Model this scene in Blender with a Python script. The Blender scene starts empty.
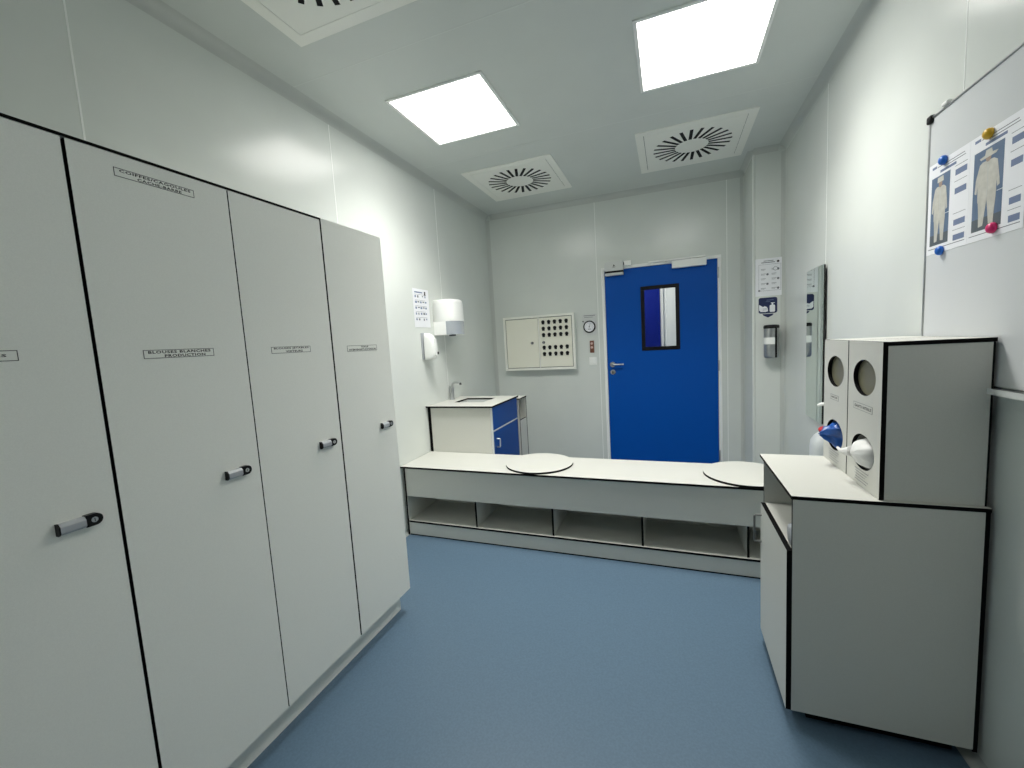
import bpy, bmesh, math, random
from mathutils import Vector, Matrix, noise
random.seed(4)
SC = bpy.context.scene
COL = SC.collection

# ------------------------------------------------------------------ materials
def srgb(r, g, b):
    f = lambda c: (c/255/12.92) if c/255 <= .04045 else ((c/255+.055)/1.055)**2.4
    return (f(r), f(g), f(b), 1)

def mat(name, col, rough=.5, metal=0, spec=.5, grain=0, gscale=200, bump=0, trans=0, alpha=1, emit=None, estr=0, coat=0, ior=None, col2=None):
    m = bpy.data.materials.new(name); m.use_nodes = True
    nt = m.node_tree; p = nt.nodes['Principled BSDF']
    p.inputs['Base Color'].default_value = col
    p.inputs['Roughness'].default_value = rough
    p.inputs['Metallic'].default_value = metal
    p.inputs['Specular IOR Level'].default_value = spec
    p.inputs['Transmission Weight'].default_value = trans
    p.inputs['Alpha'].default_value = alpha
    p.inputs['Coat Weight'].default_value = coat
    if ior: p.inputs['IOR'].default_value = ior
    if emit:
        p.inputs['Emission Color'].default_value = emit
        p.inputs['Emission Strength'].default_value = estr
    if grain or bump or col2:
        tc = nt.nodes.new('ShaderNodeTexCoord'); n = nt.nodes.new('ShaderNodeTexNoise')
        n.inputs['Scale'].default_value = gscale; n.inputs['Detail'].default_value = 3
        nt.links.new(tc.outputs['Object'], n.inputs['Vector'])
        if grain or col2:
            mx = nt.nodes.new('ShaderNodeMix'); mx.data_type = 'RGBA'
            a = tuple(c*(1-grain) for c in col[:3])+(1,); b = col2 or tuple(min(1, c*(1+grain)) for c in col[:3])+(1,)
            mx.inputs['A'].default_value = a; mx.inputs['B'].default_value = b
            rp = nt.nodes.new('ShaderNodeMapRange'); rp.inputs['From Min'].default_value = .35; rp.inputs['From Max'].default_value = .65
            nt.links.new(n.outputs['Fac'], rp.inputs['Value']); nt.links.new(rp.outputs['Result'], mx.inputs['Factor'])
            nt.links.new(mx.outputs['Result'], p.inputs['Base Color'])
        if bump:
            b = nt.nodes.new('ShaderNodeBump'); b.inputs['Strength'].default_value = bump; b.inputs['Distance'].default_value = .001
            nt.links.new(n.outputs['Fac'], b.inputs['Height']); nt.links.new(b.outputs['Normal'], p.inputs['Normal'])
    return m

M = {}
M['wall'] = mat('painted_steel_panel', (.72, .752, .722, 1), .24, spec=.5, grain=.015, gscale=3, bump=.05)
M['ceil'] = mat('ceiling_steel_panel', (.67, .70, .67, 1), .38, spec=.4, grain=.015, gscale=3)
M['seam'] = mat('white_sealant', (.93, .95, .93, 1), .5)
M['cseam'] = mat('ceiling_joint', (.72, .75, .72, 1), .5)
M['cove'] = mat('cove_profile_shaded', (.56, .585, .56, 1), .4)  # darker than the walls: shadow of the concave edge put into the colour
M['floor'] = mat('blue_vinyl', (.105, .170, .243, 1), .42, spec=.35, grain=.06, gscale=140, bump=.02)
M['skirt'] = mat('grey_skirting', (.42, .45, .44, 1), .5)
M['hpl'] = mat('white_laminate', (.62, .622, .58, 1), .45, spec=.35, grain=.02, gscale=400, bump=.04)
M['locker'] = mat('pale_grey_laminate', (.85, .86, .81, 1), .5, spec=.35, grain=.02, gscale=400, bump=.04)
M['core'] = mat('black_laminate_core', (.005, .005, .005, 1), .65, spec=.06)
M['blue'] = mat('blue_laminate', (.0008, .062, .30, 1), .45, spec=.2, grain=.03, gscale=300)
M['door'] = mat('blue_door_laminate', (.0004, .082, .42, 1), .42, spec=.18, grain=.02, gscale=300)
M['black'] = mat('black_plastic', (.005, .005, .006, 1), .4, spec=.25)
M['rubber'] = mat('black_rubber', (.012, .012, .014, 1), .6)
M['white'] = mat('white_plastic', (.92, .93, .91, 1), .3, spec=.5)
M['paper'] = mat('white_paper', (.87, .88, .92, 1), .7, spec=.2)
M['ink'] = mat('grey_print', (.16, .17, .20, 1), .8)
M['inkd'] = mat('black_print', (.02, .02, .022, 1), .8)
M['inkblue'] = mat('blue_grey_print', (.17, .22, .36, 1), .7)
M['photobg'] = mat('blue_photo_print', (.10, .16, .27, 1), .55, col2=(.14, .20, .30, 1), gscale=12)
M['photofl'] = mat('dark_photo_print', (.10, .12, .14, 1), .55)
M['photofig'] = mat('cream_photo_print', (.56, .55, .50, 1), .6, grain=.08, gscale=40)
M['photoskin'] = mat('skin_photo_print', (.36, .27, .22, 1), .6)
M['navy'] = mat('navy_print', (.008, .018, .085, 1), .5)
M['steel'] = mat('brushed_steel', (.52, .53, .54, 1), .32, metal=1, grain=.05, gscale=60)
M['chrome'] = mat('chrome', (.75, .76, .78, 1), .1, metal=1)
M['alu'] = mat('aluminium', (.62, .63, .64, 1), .35, metal=1)
M['pgrey'] = mat('silver_grey_plastic', (.42, .44, .47, 1), .35)
M['dgrey'] = mat('dark_grey_plastic', (.06, .065, .07, 1), .4)
M['ltgrey'] = mat('light_grey_paint', (.66, .68, .67, 1), .4)
M['cream'] = mat('cream_enamel', (.87, .86, .75, 1), .35)
M['rim'] = mat('pale_enamel', (.93, .93, .87, 1), .3)
M['gap'] = mat('door_gap', (.20, .20, .17, 1), .7)
M['window'] = mat('translucent_grey_plastic', (.52, .56, .61, 1), .2, trans=.25)
M['glass'] = mat('clear_glass', (1, 1, 1, 1), .0, trans=1, ior=1.1, spec=.5)
M['mirror'] = mat('mirror_silver', (.72, .80, .77, 1), .015, metal=1)
M['board'] = mat('whiteboard_enamel', (.70, .72, .735, 1), .25)
M['brown'] = mat('brown_plastic', (.20, .075, .045, 1), .4)
M['redw'] = mat('pinkish_button', (.75, .52, .46, 1), .4)
M['red'] = mat('red_plastic', (.50, .035, .04, 1), .35)
M['jug'] = mat('translucent_white_plastic', (.78, .82, .84, 1), .35, trans=.35)
M['bluefilm'] = mat('blue_plastic_film', (.006, .075, .33, 1), .35, grain=.25, gscale=30)
M['whitefilm'] = mat('white_nonwoven', (.80, .80, .79, 1), .75, grain=.03, gscale=40)
M['mblue'] = mat('blue_magnet', (.01, .14, .60, 1), .3)
M['myel'] = mat('yellow_magnet', (.72, .43, .02, 1), .3)
M['mpink'] = mat('pink_magnet', (.72, .02, .16, 1), .3)
M['led'] = mat('led_diffuser', (.9, .9, .9, 1), .5, emit=(1, .985, .935, 1), estr=5.0)
M['ledfill'] = mat('led_fill_diffuser', (.9, .9, .9, 1), .5, emit=(1, .985, .935, 1), estr=2.0)
M['navyblue'] = mat('deep_blue_laminate', (.0015, .010, .16, 1), .4, spec=.2)
M['mgrey'] = mat('grey_painted_metal', (.13, .135, .13, 1), .4)
M['olive'] = mat('olive_grey_pane', (.21, .20, .135, 1), .3)
M['dark'] = mat('duct_interior', (.004, .004, .004, 1), .9)
M['diff'] = mat('vent_enamel', (.93, .93, .87, 1), .45)

# ------------------------------------------------------------------ mesh builder
class MB:
    def __init__(self): self.v = []; self.f = []; self.m = []; self.s = []; self.mats = []
    def mi(self, m):
        m = M[m]
        if m not in self.mats: self.mats.append(m)
        return self.mats.index(m)
    def add(self, vs, fs, m, smooth=False):
        b = len(self.v); self.v += [tuple(x) for x in vs]
        ms = m if isinstance(m, list) else [m]*len(fs)
        for f, k in zip(fs, ms):
            self.f.append([b+i for i in f]); self.m.append(self.mi(k)); self.s.append(smooth)
        return self
    def box(self, lo, hi, m, thin=None, edge='core'):
        (a, b, c), (d, e, f) = lo, hi
        vs = [(a,b,c),(d,b,c),(d,e,c),(a,e,c),(a,b,f),(d,b,f),(d,e,f),(a,e,f)]
        fs = [(0,3,2,1),(4,5,6,7),(0,1,5,4),(2,3,7,6),(1,2,6,5),(3,0,4,7)]
        ax = 'zzyyxx'
        ms = [m if (thin is None or ax[i] == thin) else edge for i in range(6)]
        return self.add(vs, fs, ms)
    def prism(self, poly, h0, h1, m, axis='z', smooth=False, cap=None):
        # poly in the plane perpendicular to axis: z->(x,y) y->(x,z) x->(y,z)
        n = len(poly)
        P = {'z': lambda p, h: (p[0], p[1], h), 'y': lambda p, h: (p[0], h, p[1]), 'x': lambda p, h: (h, p[0], p[1])}[axis]
        vs = [P(p, h0) for p in poly]+[P(p, h1) for p in poly]
        self.add(vs, [(i, (i+1) % n, n+(i+1) % n, n+i) for i in range(n)], m, smooth)
        self.add(vs, [tuple(range(n))[::-1], tuple(range(n, 2*n))], cap or m)
        return self
    def tube(self, pts, r, m, n=12, caps=True):
        pts = [Vector(p) for p in pts]; rs = r if isinstance(r, (list, tuple)) else [r]*len(pts)
        rings = []; prev = None
        for i, p in enumerate(pts):
            t = (pts[min(i+1, len(pts)-1)]-pts[max(i-1, 0)]).normalized()
            if prev is None:
                u = t.orthogonal().normalized()
            else:
                u = (prev-t*prev.dot(t)).normalized()
            prev = u; w = t.cross(u)
            rings.append([p+(u*math.cos(a)+w*math.sin(a))*rs[i] for a in [2*math.pi*k/n for k in range(n)]])
        vs = [q for r_ in rings for q in r_]
        fs = []
        for i in range(len(rings)-1):
            for k in range(n):
                fs.append((i*n+k, i*n+(k+1) % n, (i+1)*n+(k+1) % n, (i+1)*n+k))
        self.add(vs, fs, m, True)
        if caps: self.add(vs, [tuple(range(n))[::-1], tuple(range((len(rings)-1)*n, len(rings)*n))], m)
        return self
    def cyl(self, p0, p1, r, m, n=24): return self.tube([p0, p1], r, m, n)
    def lathe(self, prof, origin, axis, m, n=28):
        # prof: list of (radius, height along axis)
        a = Vector(axis).normalized(); u = a.orthogonal().normalized(); w = a.cross(u); o = Vector(origin)
        vs = []
        for r, h in prof:
            for k in range(n):
                t = 2*math.pi*k/n
                vs.append(o+a*h+(u*math.cos(t)+w*math.sin(t))*max(r, 1e-5))
        fs = []
        for i in range(len(prof)-1):
            for k in range(n): fs.append((i*n+k, i*n+(k+1) % n, (i+1)*n+(k+1) % n, (i+1)*n+k))
        self.add(vs, fs, m, True)
        self.add(vs, [tuple(range(n))[::-1], tuple(range((len(prof)-1)*n, len(prof)*n))], m)
        return self
    def mesh(self, me, mtx, m):
        self.add([mtx @ v.co for v in me.vertices], [tuple(p.vertices) for p in me.polygons], m); return self
    def raw(self, name):
        me = bpy.data.meshes.new(name); me.from_pydata(self.v, [], self.f)
        for m in self.mats: me.materials.append(m)
        for p, k, s in zip(me.polygons, self.m, self.s): p.material_index = k; p.use_smooth = s
        bm = bmesh.new(); bm.from_mesh(me)
        if len(self.v) < 40000: bmesh.ops.recalc_face_normals(bm, faces=bm.faces)
        bm.to_mesh(me); bm.free(); me.update()
        return me
    def build(self, name, parent=None, bevel=0, seg=2, label=None, smooth=False):
        me = self.raw(name)
        org = Vector((0, 0, 0))
        if me.vertices:
            lo = Vector([min(v.co[i] for v in me.vertices) for i in range(3)]); hi = Vector([max(v.co[i] for v in me.vertices) for i in range(3)])
            org = Vector(((lo.x+hi.x)/2, (lo.y+hi.y)/2, lo.z))
        o = bpy.data.objects.new(name, me); COL.objects.link(o)
        me.transform(Matrix.Translation(-org)); o.location = org
        if smooth:
            for p in me.polygons: p.use_smooth = True
        if bevel:
            b = o.modifiers.new('bevel', 'BEVEL'); b.width = bevel; b.segments = seg; b.limit_method = 'ANGLE'; b.harden_normals = False
            if seg > 2:
                for p in me.polygons: p.use_smooth = True
        if parent:
            o.parent = parent; o.location = org-WORLD[parent.name]
        WORLD[o.name] = org
        if label: o['label'] = label
        return o
WORLD = {}

def thing(name, label, cat, loc, group=None):
    o = bpy.data.objects.new(name, None); COL.objects.link(o)
    o.location = loc; o.empty_display_size = .05; WORLD[o.name] = Vector(loc)
    return tag(o, label, cat, group)
def tag(o, label, cat, group=None, kind=None):
    o['label'] = label; o['category'] = cat
    if group: o['group'] = group
    if kind: o['kind'] = kind
    return o
def struct(o, label, cat):
    return tag(o, label, cat, None, 'structure')

def bool_cut(o, cutters):
    """subtract the MB cutter from object o and keep the result as its mesh"""
    me = cutters.raw('cut'); c = bpy.data.objects.new('cut', me); COL.objects.link(c)
    md = o.modifiers.new('b', 'BOOLEAN'); md.object = c; md.operation = 'DIFFERENCE'; md.solver = 'EXACT'
    md.material_mode = 'TRANSFER'
    bpy.context.view_layer.update()
    par = o.parent
    dg = bpy.context.evaluated_depsgraph_get()
    new = bpy.data.meshes.new_from_object(o.evaluated_get(dg))
    o.modifiers.remove(md); old = o.data; o.data = new; new.name = o.name
    bpy.data.meshes.remove(old); bpy.data.objects.remove(c)
    return o

_text = {}
def text_mesh(s):
    if s in _text: return _text[s]
    c = bpy.data.curves.new('t', 'FONT'); c.body = s; c.resolution_u = 2; c.align_x = 'LEFT'; c.offset = .030; c.space_character = 1.12
    o = bpy.data.objects.new('t', c); COL.objects.link(o); bpy.context.view_layer.update()
    me = bpy.data.meshes.new_from_object(o.evaluated_get(bpy.context.evaluated_depsgraph_get()))
    bpy.data.objects.remove(o); bpy.data.curves.remove(c)
    lo = [min(v.co[i] for v in me.vertices) for i in range(2)]; hi = [max(v.co[i] for v in me.vertices) for i in range(2)]
    for v in me.vertices:
        v.co.x = (v.co.x-lo[0])/(hi[0]-lo[0]); v.co.y = (v.co.y-lo[1])/(hi[1]-lo[1]); v.co.z = 0
    _text[s] = me
    return me

class Face:
    """flat layout on a vertical surface: u to the right as seen, v up, n towards the viewer"""
    def __init__(self, org, u, n): self.o = Vector(org); self.u = Vector(u); self.n = Vector(n); self.vv = Vector((0, 0, 1))
    def P(self, u, v, d=0): return self.o+self.u*u+self.vv*v+self.n*d
    def rect(self, mb, u0, v0, u1, v1, m, d0=0, d1=.0004):
        vs = [self.P(a, b, d) for d in (d0, d1) for a, b in ((u0, v0), (u1, v0), (u1, v1), (u0, v1))]
        mb.add(vs, [(0,3,2,1),(4,5,6,7),(0,1,5,4),(1,2,6,5),(2,3,7,6),(3,0,4,7)], m); return mb
    def poly(self, mb, pts, m, d0=0, d1=.0004):
        n = len(pts); vs = [self.P(a, b, d) for d in (d0, d1) for a, b in pts]
        mb.add(vs, [tuple(range(n))[::-1], tuple(range(n, 2*n))]+[(i, (i+1) % n, n+(i+1) % n, n+i) for i in range(n)], m); return mb
    def disc(self, mb, u, v, r, m, d0=0, d1=.0004, n=20, ry=None):
        ry = ry or r
        return self.poly(mb, [(u+r*math.cos(2*math.pi*k/n), v+ry*math.sin(2*math.pi*k/n)) for k in range(n)], m, d0, d1)
    def text(self, mb, s, u0, v0, w, h, m, d=.0006):
        me = text_mesh(s)
        mtx = Matrix(((self.u.x*w, 0, self.n.x, 0), (self.u.y*w, 0, self.n.y, 0), (0, h, 0, 0), (0, 0, 0, 1)))
        o = self.P(u0, v0, d); mtx.translation = o
        return mb.mesh(me, mtx, m)
    def frame(self, mb, u0, v0, u1, v1, t, m, d0=0, d1=.0006):
        for a in ((u0, v0, u1, v0+t), (u0, v1-t, u1, v1), (u0, v0+t, u0+t, v1-t), (u1-t, v0+t, u1, v1-t)): self.rect(mb, *a, m, d0, d1)
        return mb

def qcove(a, b, c, r, m, mb, n=8):
    """concave quarter strip along the line a-b; c = (dirA, dirB) unit vectors from the corner along the two faces"""
    a, b = Vector(a), Vector(b); A, B = Vector(c[0]), Vector(c[1]); vs = []
    for p in (a, b):
        for k in range(n+1):
            t = math.pi/2*k/n
            vs.append(p+A*(r*(1-math.sin(t)))+B*(r*(1-math.cos(t))))
        vs.append(p)
    k = n+2
    mb.add(vs, [(i, i+1, k+i+1, k+i) for i in range(n)], m, True)
    mb.add(vs, [(n, n+1, k+n+1, k+n), (n+1, 0, k, k+n+1), tuple(range(k))[::-1], tuple(range(k, 2*k))], m)
    return mb

# ------------------------------------------------------------------ room dimensions
XR, YB, H, YF = 2.760, 4.431, 2.802, -1.70
CX, CY = 2.537, 3.975                      # pillar corner
DX0, DX1, DZ = 1.277, 2.316, 2.06          # door leaf
BX, BY0, BY1 = 1.000, YB, 0

# walls ------------------------------------------------------------
SR = .0008
wl = MB().box((-.08, YF-.08, 0), (0, YB+.08, H), 'wall')
for y in (-.26, .923, 2.112, 3.316): wl.box((0, y-.003, .06), (SR, y+.003, H-.05), 'seam')
struct(wl.build('wall_left'), 'pale grey steel panel wall behind the tall lockers and the sink', 'wall')
wr = MB().box((XR, YF-.08, 0), (XR+.08, YB+.08, H), 'wall')
for y in (3.035, 1.81, .60, -.6): wr.box((XR-SR, y-.002, .06), (XR, y+.002, H-.05), 'seam')
struct(wr.build('wall_right'), 'pale grey steel panel wall carrying the whiteboard and mirror', 'wall')
fo = .034
wb = MB().box((0, YB, 0), (DX0-fo, YB+.08, H), 'wall').box((DX1+fo, YB, 0), (XR, YB+.08, H), 'wall').box((DX0-fo, YB, DZ+fo), (DX1+fo, YB+.08, H), 'wall')
for x, z0 in ((1.197, .06), (2.398, .06)): wb.box((x-.003, YB-SR, z0), (x+.003, YB, H-.05), 'seam')
struct(wb.build('wall_back'), 'pale grey steel panel wall around the blue door', 'wall')
struct(MB().box((0, YF-.08, 0), (XR, YF, H), 'wall').build('wall_front'), 'pale grey steel panel wall behind the viewer, out of the picture', 'wall')
struct(MB().box((CX, CY, 0), (XR, YB, H), 'wall').build('wall_pillar'), 'pale grey boxed out pillar right of the blue door carrying the sanitiser', 'wall')
fl = MB().box((-.08, YF-.08, -.06), (XR+.08, YB+.08, 0), 'floor')
struct(fl.build('floor'), 'blue grey speckled vinyl floor', 'floor')
ce = MB().box((-.08, YF-.08, H), (XR+.08, YB+.08, H+.08), 'ceil')
for y in (-.55, .635, 1.825, 3.02): ce.box((.05, y-.003, H-.0006), (XR-.05, y+.003, H), 'cseam')
struct(ce.build('ceiling'), 'pale grey panelled ceiling with coved edges', 'ceiling')

# coved profiles
X, Y, Z = Vector((1,0,0)), Vector((0,1,0)), Vector((0,0,1)); R = .05
tn = [0]
def trim(mb, label):
    tn[0] += 1
    return struct(mb.build('trim_%d' % tn[0]), label, 'trim')
trim(qcove((0, YF, H), (0, YB, H), (X, -Z), R, 'cove', MB()), 'coved ceiling edge profile along the left wall')
trim(qcove((XR, YF, H), (XR, CY, H), (-X, -Z), R, 'cove', MB()), 'coved ceiling edge profile along the right wall')
trim(qcove((R, YB, H), (CX, YB, H), (-Y, -Z), R, 'cove', MB()), 'coved ceiling edge profile along the back wall')
m = qcove((CX, CY-.0, H), (XR-R, CY, H), (-Y, -Z), R*.8, 'cove', MB())
qcove((CX, CY, H), (CX, YB-R, H), (-X, -Z), R*.8, 'cove', m)
trim(m, 'coved ceiling edge profile around the pillar')
trim(qcove((0, YB, 0), (0, YB, H-R), (X, -Y), .035, 'cove', MB()), 'coved corner profile between left wall and back wall')
trim(qcove((CX, YB, 0), (CX, YB, H-R), (-X, -Y), .03, 'cove', MB()), 'coved corner profile between back wall and pillar')
trim(qcove((XR, CY, 0), (XR, CY, H-R), (-X, -Y), .03, 'cove', MB()), 'coved corner profile between pillar and right wall')
trim(MB().tube([(CX+.004, CY+.004, .06), (CX+.004, CY+.004, H-.04)], .012, 'wall', 16), 'rounded pale corner profile down the pillar edge')
def base(mb, side, label): struct(mb.build('baseboard_'+side), label, 'baseboard')
base(qcove((0, YF, 0), (0, YB, 0), (X, Z), .03, 'skirt', MB()), 'left', 'grey coved skirting along the left wall')
base(qcove((XR, YF, 0), (XR, CY, 0), (-X, Z), .03, 'skirt', MB()), 'right', 'grey coved skirting along the right wall')
bb = qcove((0, YB, 0), (DX0-fo, YB, 0), (-Y, Z), .03, 'skirt', MB()); qcove((DX1+fo, YB, 0), (CX, YB, 0), (-Y, Z), .03, 'skirt', bb)
base(bb, 'back', 'grey coved skirting along the back wall')

# ------------------------------------------------------------------ door_1
d1 = thing('door_1', 'blue door with small framed vision window in the back wall', 'door', ((DX0+DX1)/2, YB, 0)); d1['kind'] = 'structure'
fr = MB()
for a, b in (((DX0-fo, YB-.012, 0), (DX0-.003, YB+.08, DZ+.003)), ((DX1+.003, YB-.012, 0), (DX1+fo, YB+.08, DZ+.003)), ((DX0-fo, YB-.012, DZ+.003), (DX1+fo, YB+.08, DZ+fo))):
    fr.box(a, b, 'white')
fr.build('door_frame', d1, bevel=.003)
WX0, WX1, WZ0, WZ1 = 1.655, 1.950, 1.262, 1.838
lf = MB()
for a, b in (((DX0, 0), (WX0, DZ)), ((WX1, 0), (DX1, DZ)), ((WX0, 0), (WX1, WZ0)), ((WX0, WZ1), (WX1, DZ))):
    lf.box((a[0], YB-.004, a[1]+(.006 if a[1] == 0 else 0)), (b[0], YB+.045, b[1]), 'door')
leaf = lf.build('door_leaf', d1, label='vivid blue laminate door leaf')
FB = Face((0, YB-.004, 0), (1,0,0), (0,-1,0))
wf = FB.frame(MB(), WX0-.032, WZ0-.03, WX1+.032, WZ1+.03, .036, 'black', -.001, .008)
wfo = wf.build('window_frame', leaf, bevel=.002, label='black vision window frame')
MB().box((WX0-.02, YB+.018, WZ0-.02), (WX1+.02, YB+.024, WZ1+.02), 'glass').build('window_pane', leaf)
hd = MB(); hy = YB-.004
hd.cyl((1.327, hy, 1.104), (1.327, hy-.010, 1.104), .027, 'steel').tube([(1.327, hy-.008, 1.104), (1.327, hy-.045, 1.104), (1.333, hy-.055, 1.104), (1.35, hy-.058, 1.105), (1.445, hy-.056, 1.104)], [.010, .010, .010, .010, .009], 'steel')
hd.build('door_handle', leaf, label='brushed steel lever handle')
kc = MB().cyl((1.328, hy, 1.025), (1.328, hy-.009, 1.025), .026, 'steel').box((1.323, hy-.012, 1.008), (1.333, hy-.008, 1.034), 'black'); kc.build('lock_rose', leaf)
for z in (1.93, 1.058, .18):
    MB().tube([(DX1+.006, YB-.014, z-.05), (DX1+.006, YB-.014, z+.05)], .008, 'alu').build('hinge', leaf)
cl = MB().box((1.920, YB-.055, 2.010), (2.222, YB-.004, 2.078), 'white'); clo = cl.build('door_closer', leaf, bevel=.004, label='white door closer body')
MB().box((1.707, YB-.040, 2.087), (2.214, YB-.012, 2.101), 'white').tube([(2.08, YB-.035, 2.075), (2.08, YB-.035, 2.090)], .010, 'alu').tube([(2.08, YB-.035, 2.0835), (1.86, YB-.045, 2.0835)], .005, 'alu').build('closer_arm', d1, bevel=.002)

ml = thing('magnetic_lock', 'grey metal electromagnetic lock over the blue door top left corner', 'lock', (1.375, YB-.012, 2.00))
a = MB().box((1.284, YB-.062, 2.047), (1.467, YB-.012, 2.135), 'ltgrey'); FM = Face((1.284, YB-.062, 2.045), (1,0,0), (0,-1,0))
FM.poly(a, [(.085, .045), (.105, .045), (.095, .065)], 'inkd', 0, .0006); FM.rect(a, .080, .035, .110, .039, 'inkd', 0, .0006)
FM.disc(a, .012, .07, .004, 'alu', 0, .001, 10); FM.disc(a, .171, .07, .004, 'alu', 0, .001, 10)
a.build('magnet_body', ml, bevel=.002)
MB().box((1.288, YB-.061, 2.028), (1.467, YB-.012, 2.046), 'black').build('gap_strip', ml, label='dark gap strip under the magnet')
MB().box((1.288, YB-.060, 2.003), (1.467, YB-.005, 2.0275), 'ltgrey').build('armature_plate', ml, bevel=.002)
MB().box((1.476, YB-.045, 2.085), (1.545, YB-.012, 2.135), 'white').box((1.467, YB-.03, 2.10), (1.476, YB-.012, 2.125), 'black').build('junction_box', ml, bevel=.003, label='small white junction box')

# corridor seen through the vision window
cy = YB+.09
struct(MB().box((.6, cy, -.06), (3.2, 7.0, 0), 'floor').build('floor_corridor'), 'blue floor of the room behind the blue door', 'floor')
struct(MB().box((.6, cy, H), (3.2, 7.0, H+.06), 'ceil').build('ceiling_corridor'), 'ceiling of the room behind the blue door', 'ceiling')
struct(MB().box((.52, cy, 0), (.6, 7.0, H), 'wall').build('wall_corridor_left'), 'left wall of the room behind the blue door', 'wall')
struct(MB().box((3.2, cy, 0), (3.28, 7.0, H), 'wall').build('wall_corridor_right'), 'right wall of the room behind the blue door', 'wall')
w = MB().box((.6, 6.0, 0), (3.2, 6.08, H), 'wall')
for x in (1.83, 1.85): w.box((x-.004, 5.995, .06), (x+.004, 6.0, H-.05), 'seam')
struct(w.build('wall_corridor_back'), 'white wall seen through the right half of the vision window', 'wall')
d2 = thing('door_2', 'blue door seen through the left half of the vision window', 'door', (1.33, 5.98, 0)); d2['kind'] = 'structure'
MB().box((.82, 5.955, .005), (1.775, 5.998, 2.06), 'navyblue').build('door_leaf', d2)
MB().tube([(1.70, 5.955, 1.05), (1.70, 5.90, 1.05), (1.58, 5.90, 1.05)], .010, 'steel').build('door_handle', d2)
MB().box((1.775, 5.97, 0), (1.815, 5.999, 2.1), 'ltgrey').build('door_frame', d2)

# ------------------------------------------------------------------ ceiling lights and vents
def ceiling_light(x0, y0, x1, y1, label, led='led', watts=7.2):
    # the panel's prismatic sheet throws most of its light downwards
    ld = bpy.data.lights.new('panel_light', 'AREA'); ld.shape = 'SQUARE'; ld.size = x1-x0-.03; ld.energy = watts; ld.spread = math.radians(120); ld.color = (1, .985, .935)
    lo = bpy.data.objects.new('panel_light', ld); COL.objects.link(lo)
    t = thing('ceiling_light', label, 'ceiling light', ((x0+x1)/2, (y0+y1)/2, H), 'square led panels on the ceiling')
    lo.parent = t; lo.location = (0, 0, -.010)
    e = .018; f = MB(); z0 = H-.008
    for a, b in (((x0-.008, y0-.008), (x1+.008, y0+e-.008)), ((x0-.008, y1-e+.008), (x1+.008, y1+.008)), ((x0-.008, y0+e-.008), (x0+e-.008, y1-e+.008)), ((x1-e+.008, y0+e-.008), (x1+.008, y1-e+.008))):
        f.box((a[0], a[1], z0), (b[0], b[1], H), 'white')
    f.build('frame', t, bevel=.002)
    MB().box((x0+e-.008, y0+e-.008, z0+.003), (x1-e+.008, y1-e+.008, H-.001), led).build('diffuser', t, label='glowing white diffuser')
ceiling_light(.404, 2.143, .990, 2.730, 'square white led panel on the ceiling nearer the tall lockers side')
ceiling_light(1.764, 2.130, 2.350, 2.716, 'square white led panel on the ceiling nearer the whiteboard side')
ceiling_light(1.764, -.26, 2.350, .327, 'added dim fill panel on the ceiling above the viewer, out of the picture', 'ledfill', 1.0)  # unseen lamp added to lighten the near lockers
ceiling_light(1.05, 5.0, 1.65, 5.6, 'square led panel in the room behind the blue door')

def vent(x0, y0, s, label):
    x1, y1 = x0+s, y0+s; cx, cy_ = (x0+x1)/2, (y0+y1)/2
    t = thing('air_vent', label, 'air vent', (cx, cy_, H), 'square swirl vents in the ceiling')
    e = .055; z = H-.006; f = MB()
    for a, b in (((x0, y0), (x1, y0+e)), ((x0, y1-e), (x1, y1)), ((x0, y0+e), (x0+e, y1-e)), ((x1-e, y0+e), (x1, y1-e))):
        f.box((a[0], a[1], z), (b[0], b[1], H), 'diff')
    f.build('frame', t)
    g = .003
    pl = MB().box((x0+e+g, y0+e+g, z-.001), (x1-e-g, y1-e-g, z+.002), 'diff').build('swirl_plate', t, label='square plate with a ring of black radial slots')
    c = MB()
    n = 24; cr = .117
    for k in range(n):
        th = 2*math.pi*(k+.5)/n; ca, sa = math.cos(th), math.sin(th)
        tw = th+.16; cb, sb = math.cos(tw), math.sin(tw)
        o = Vector((cx+cr*ca, cy_+cr*sa, 0)); d = Vector((cb, sb, 0)); nn = Vector((-sb, cb, 0)); L = .158; wv = .0115
        vs = []
        for zz in (z-.02, z+.02):
            vs += [tuple(o+d*u_+nn*v_-WORLD[t.name]+Vector((0, 0, zz))) for u_, v_ in ((0, -wv), (L, -wv), (L, wv), (0, wv))]
        vs = [(v[0]+WORLD[t.name].x, v[1]+WORLD[t.name].y, v[2]+WORLD[t.name].z) for v in vs]
        c.add(vs, [(0,3,2,1),(4,5,6,7),(0,1,5,4),(1,2,6,5),(2,3,7,6),(3,0,4,7)], 'dark')
    bool_cut(pl, c)
    MB().box((x0+e, y0+e, H-.0035), (x1-e, y1-e, H-.0005), 'dark').build('duct', t, label='black duct behind the slots')
vent(.299, 3.252, .766, 'square swirl vent in the ceiling above the sink corner')
vent(1.683, 3.238, .774, 'square swirl vent in the ceiling above the blue door')
vent(.329, .852, .766, 'square swirl vent at the top edge of the picture above the lockers')

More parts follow.
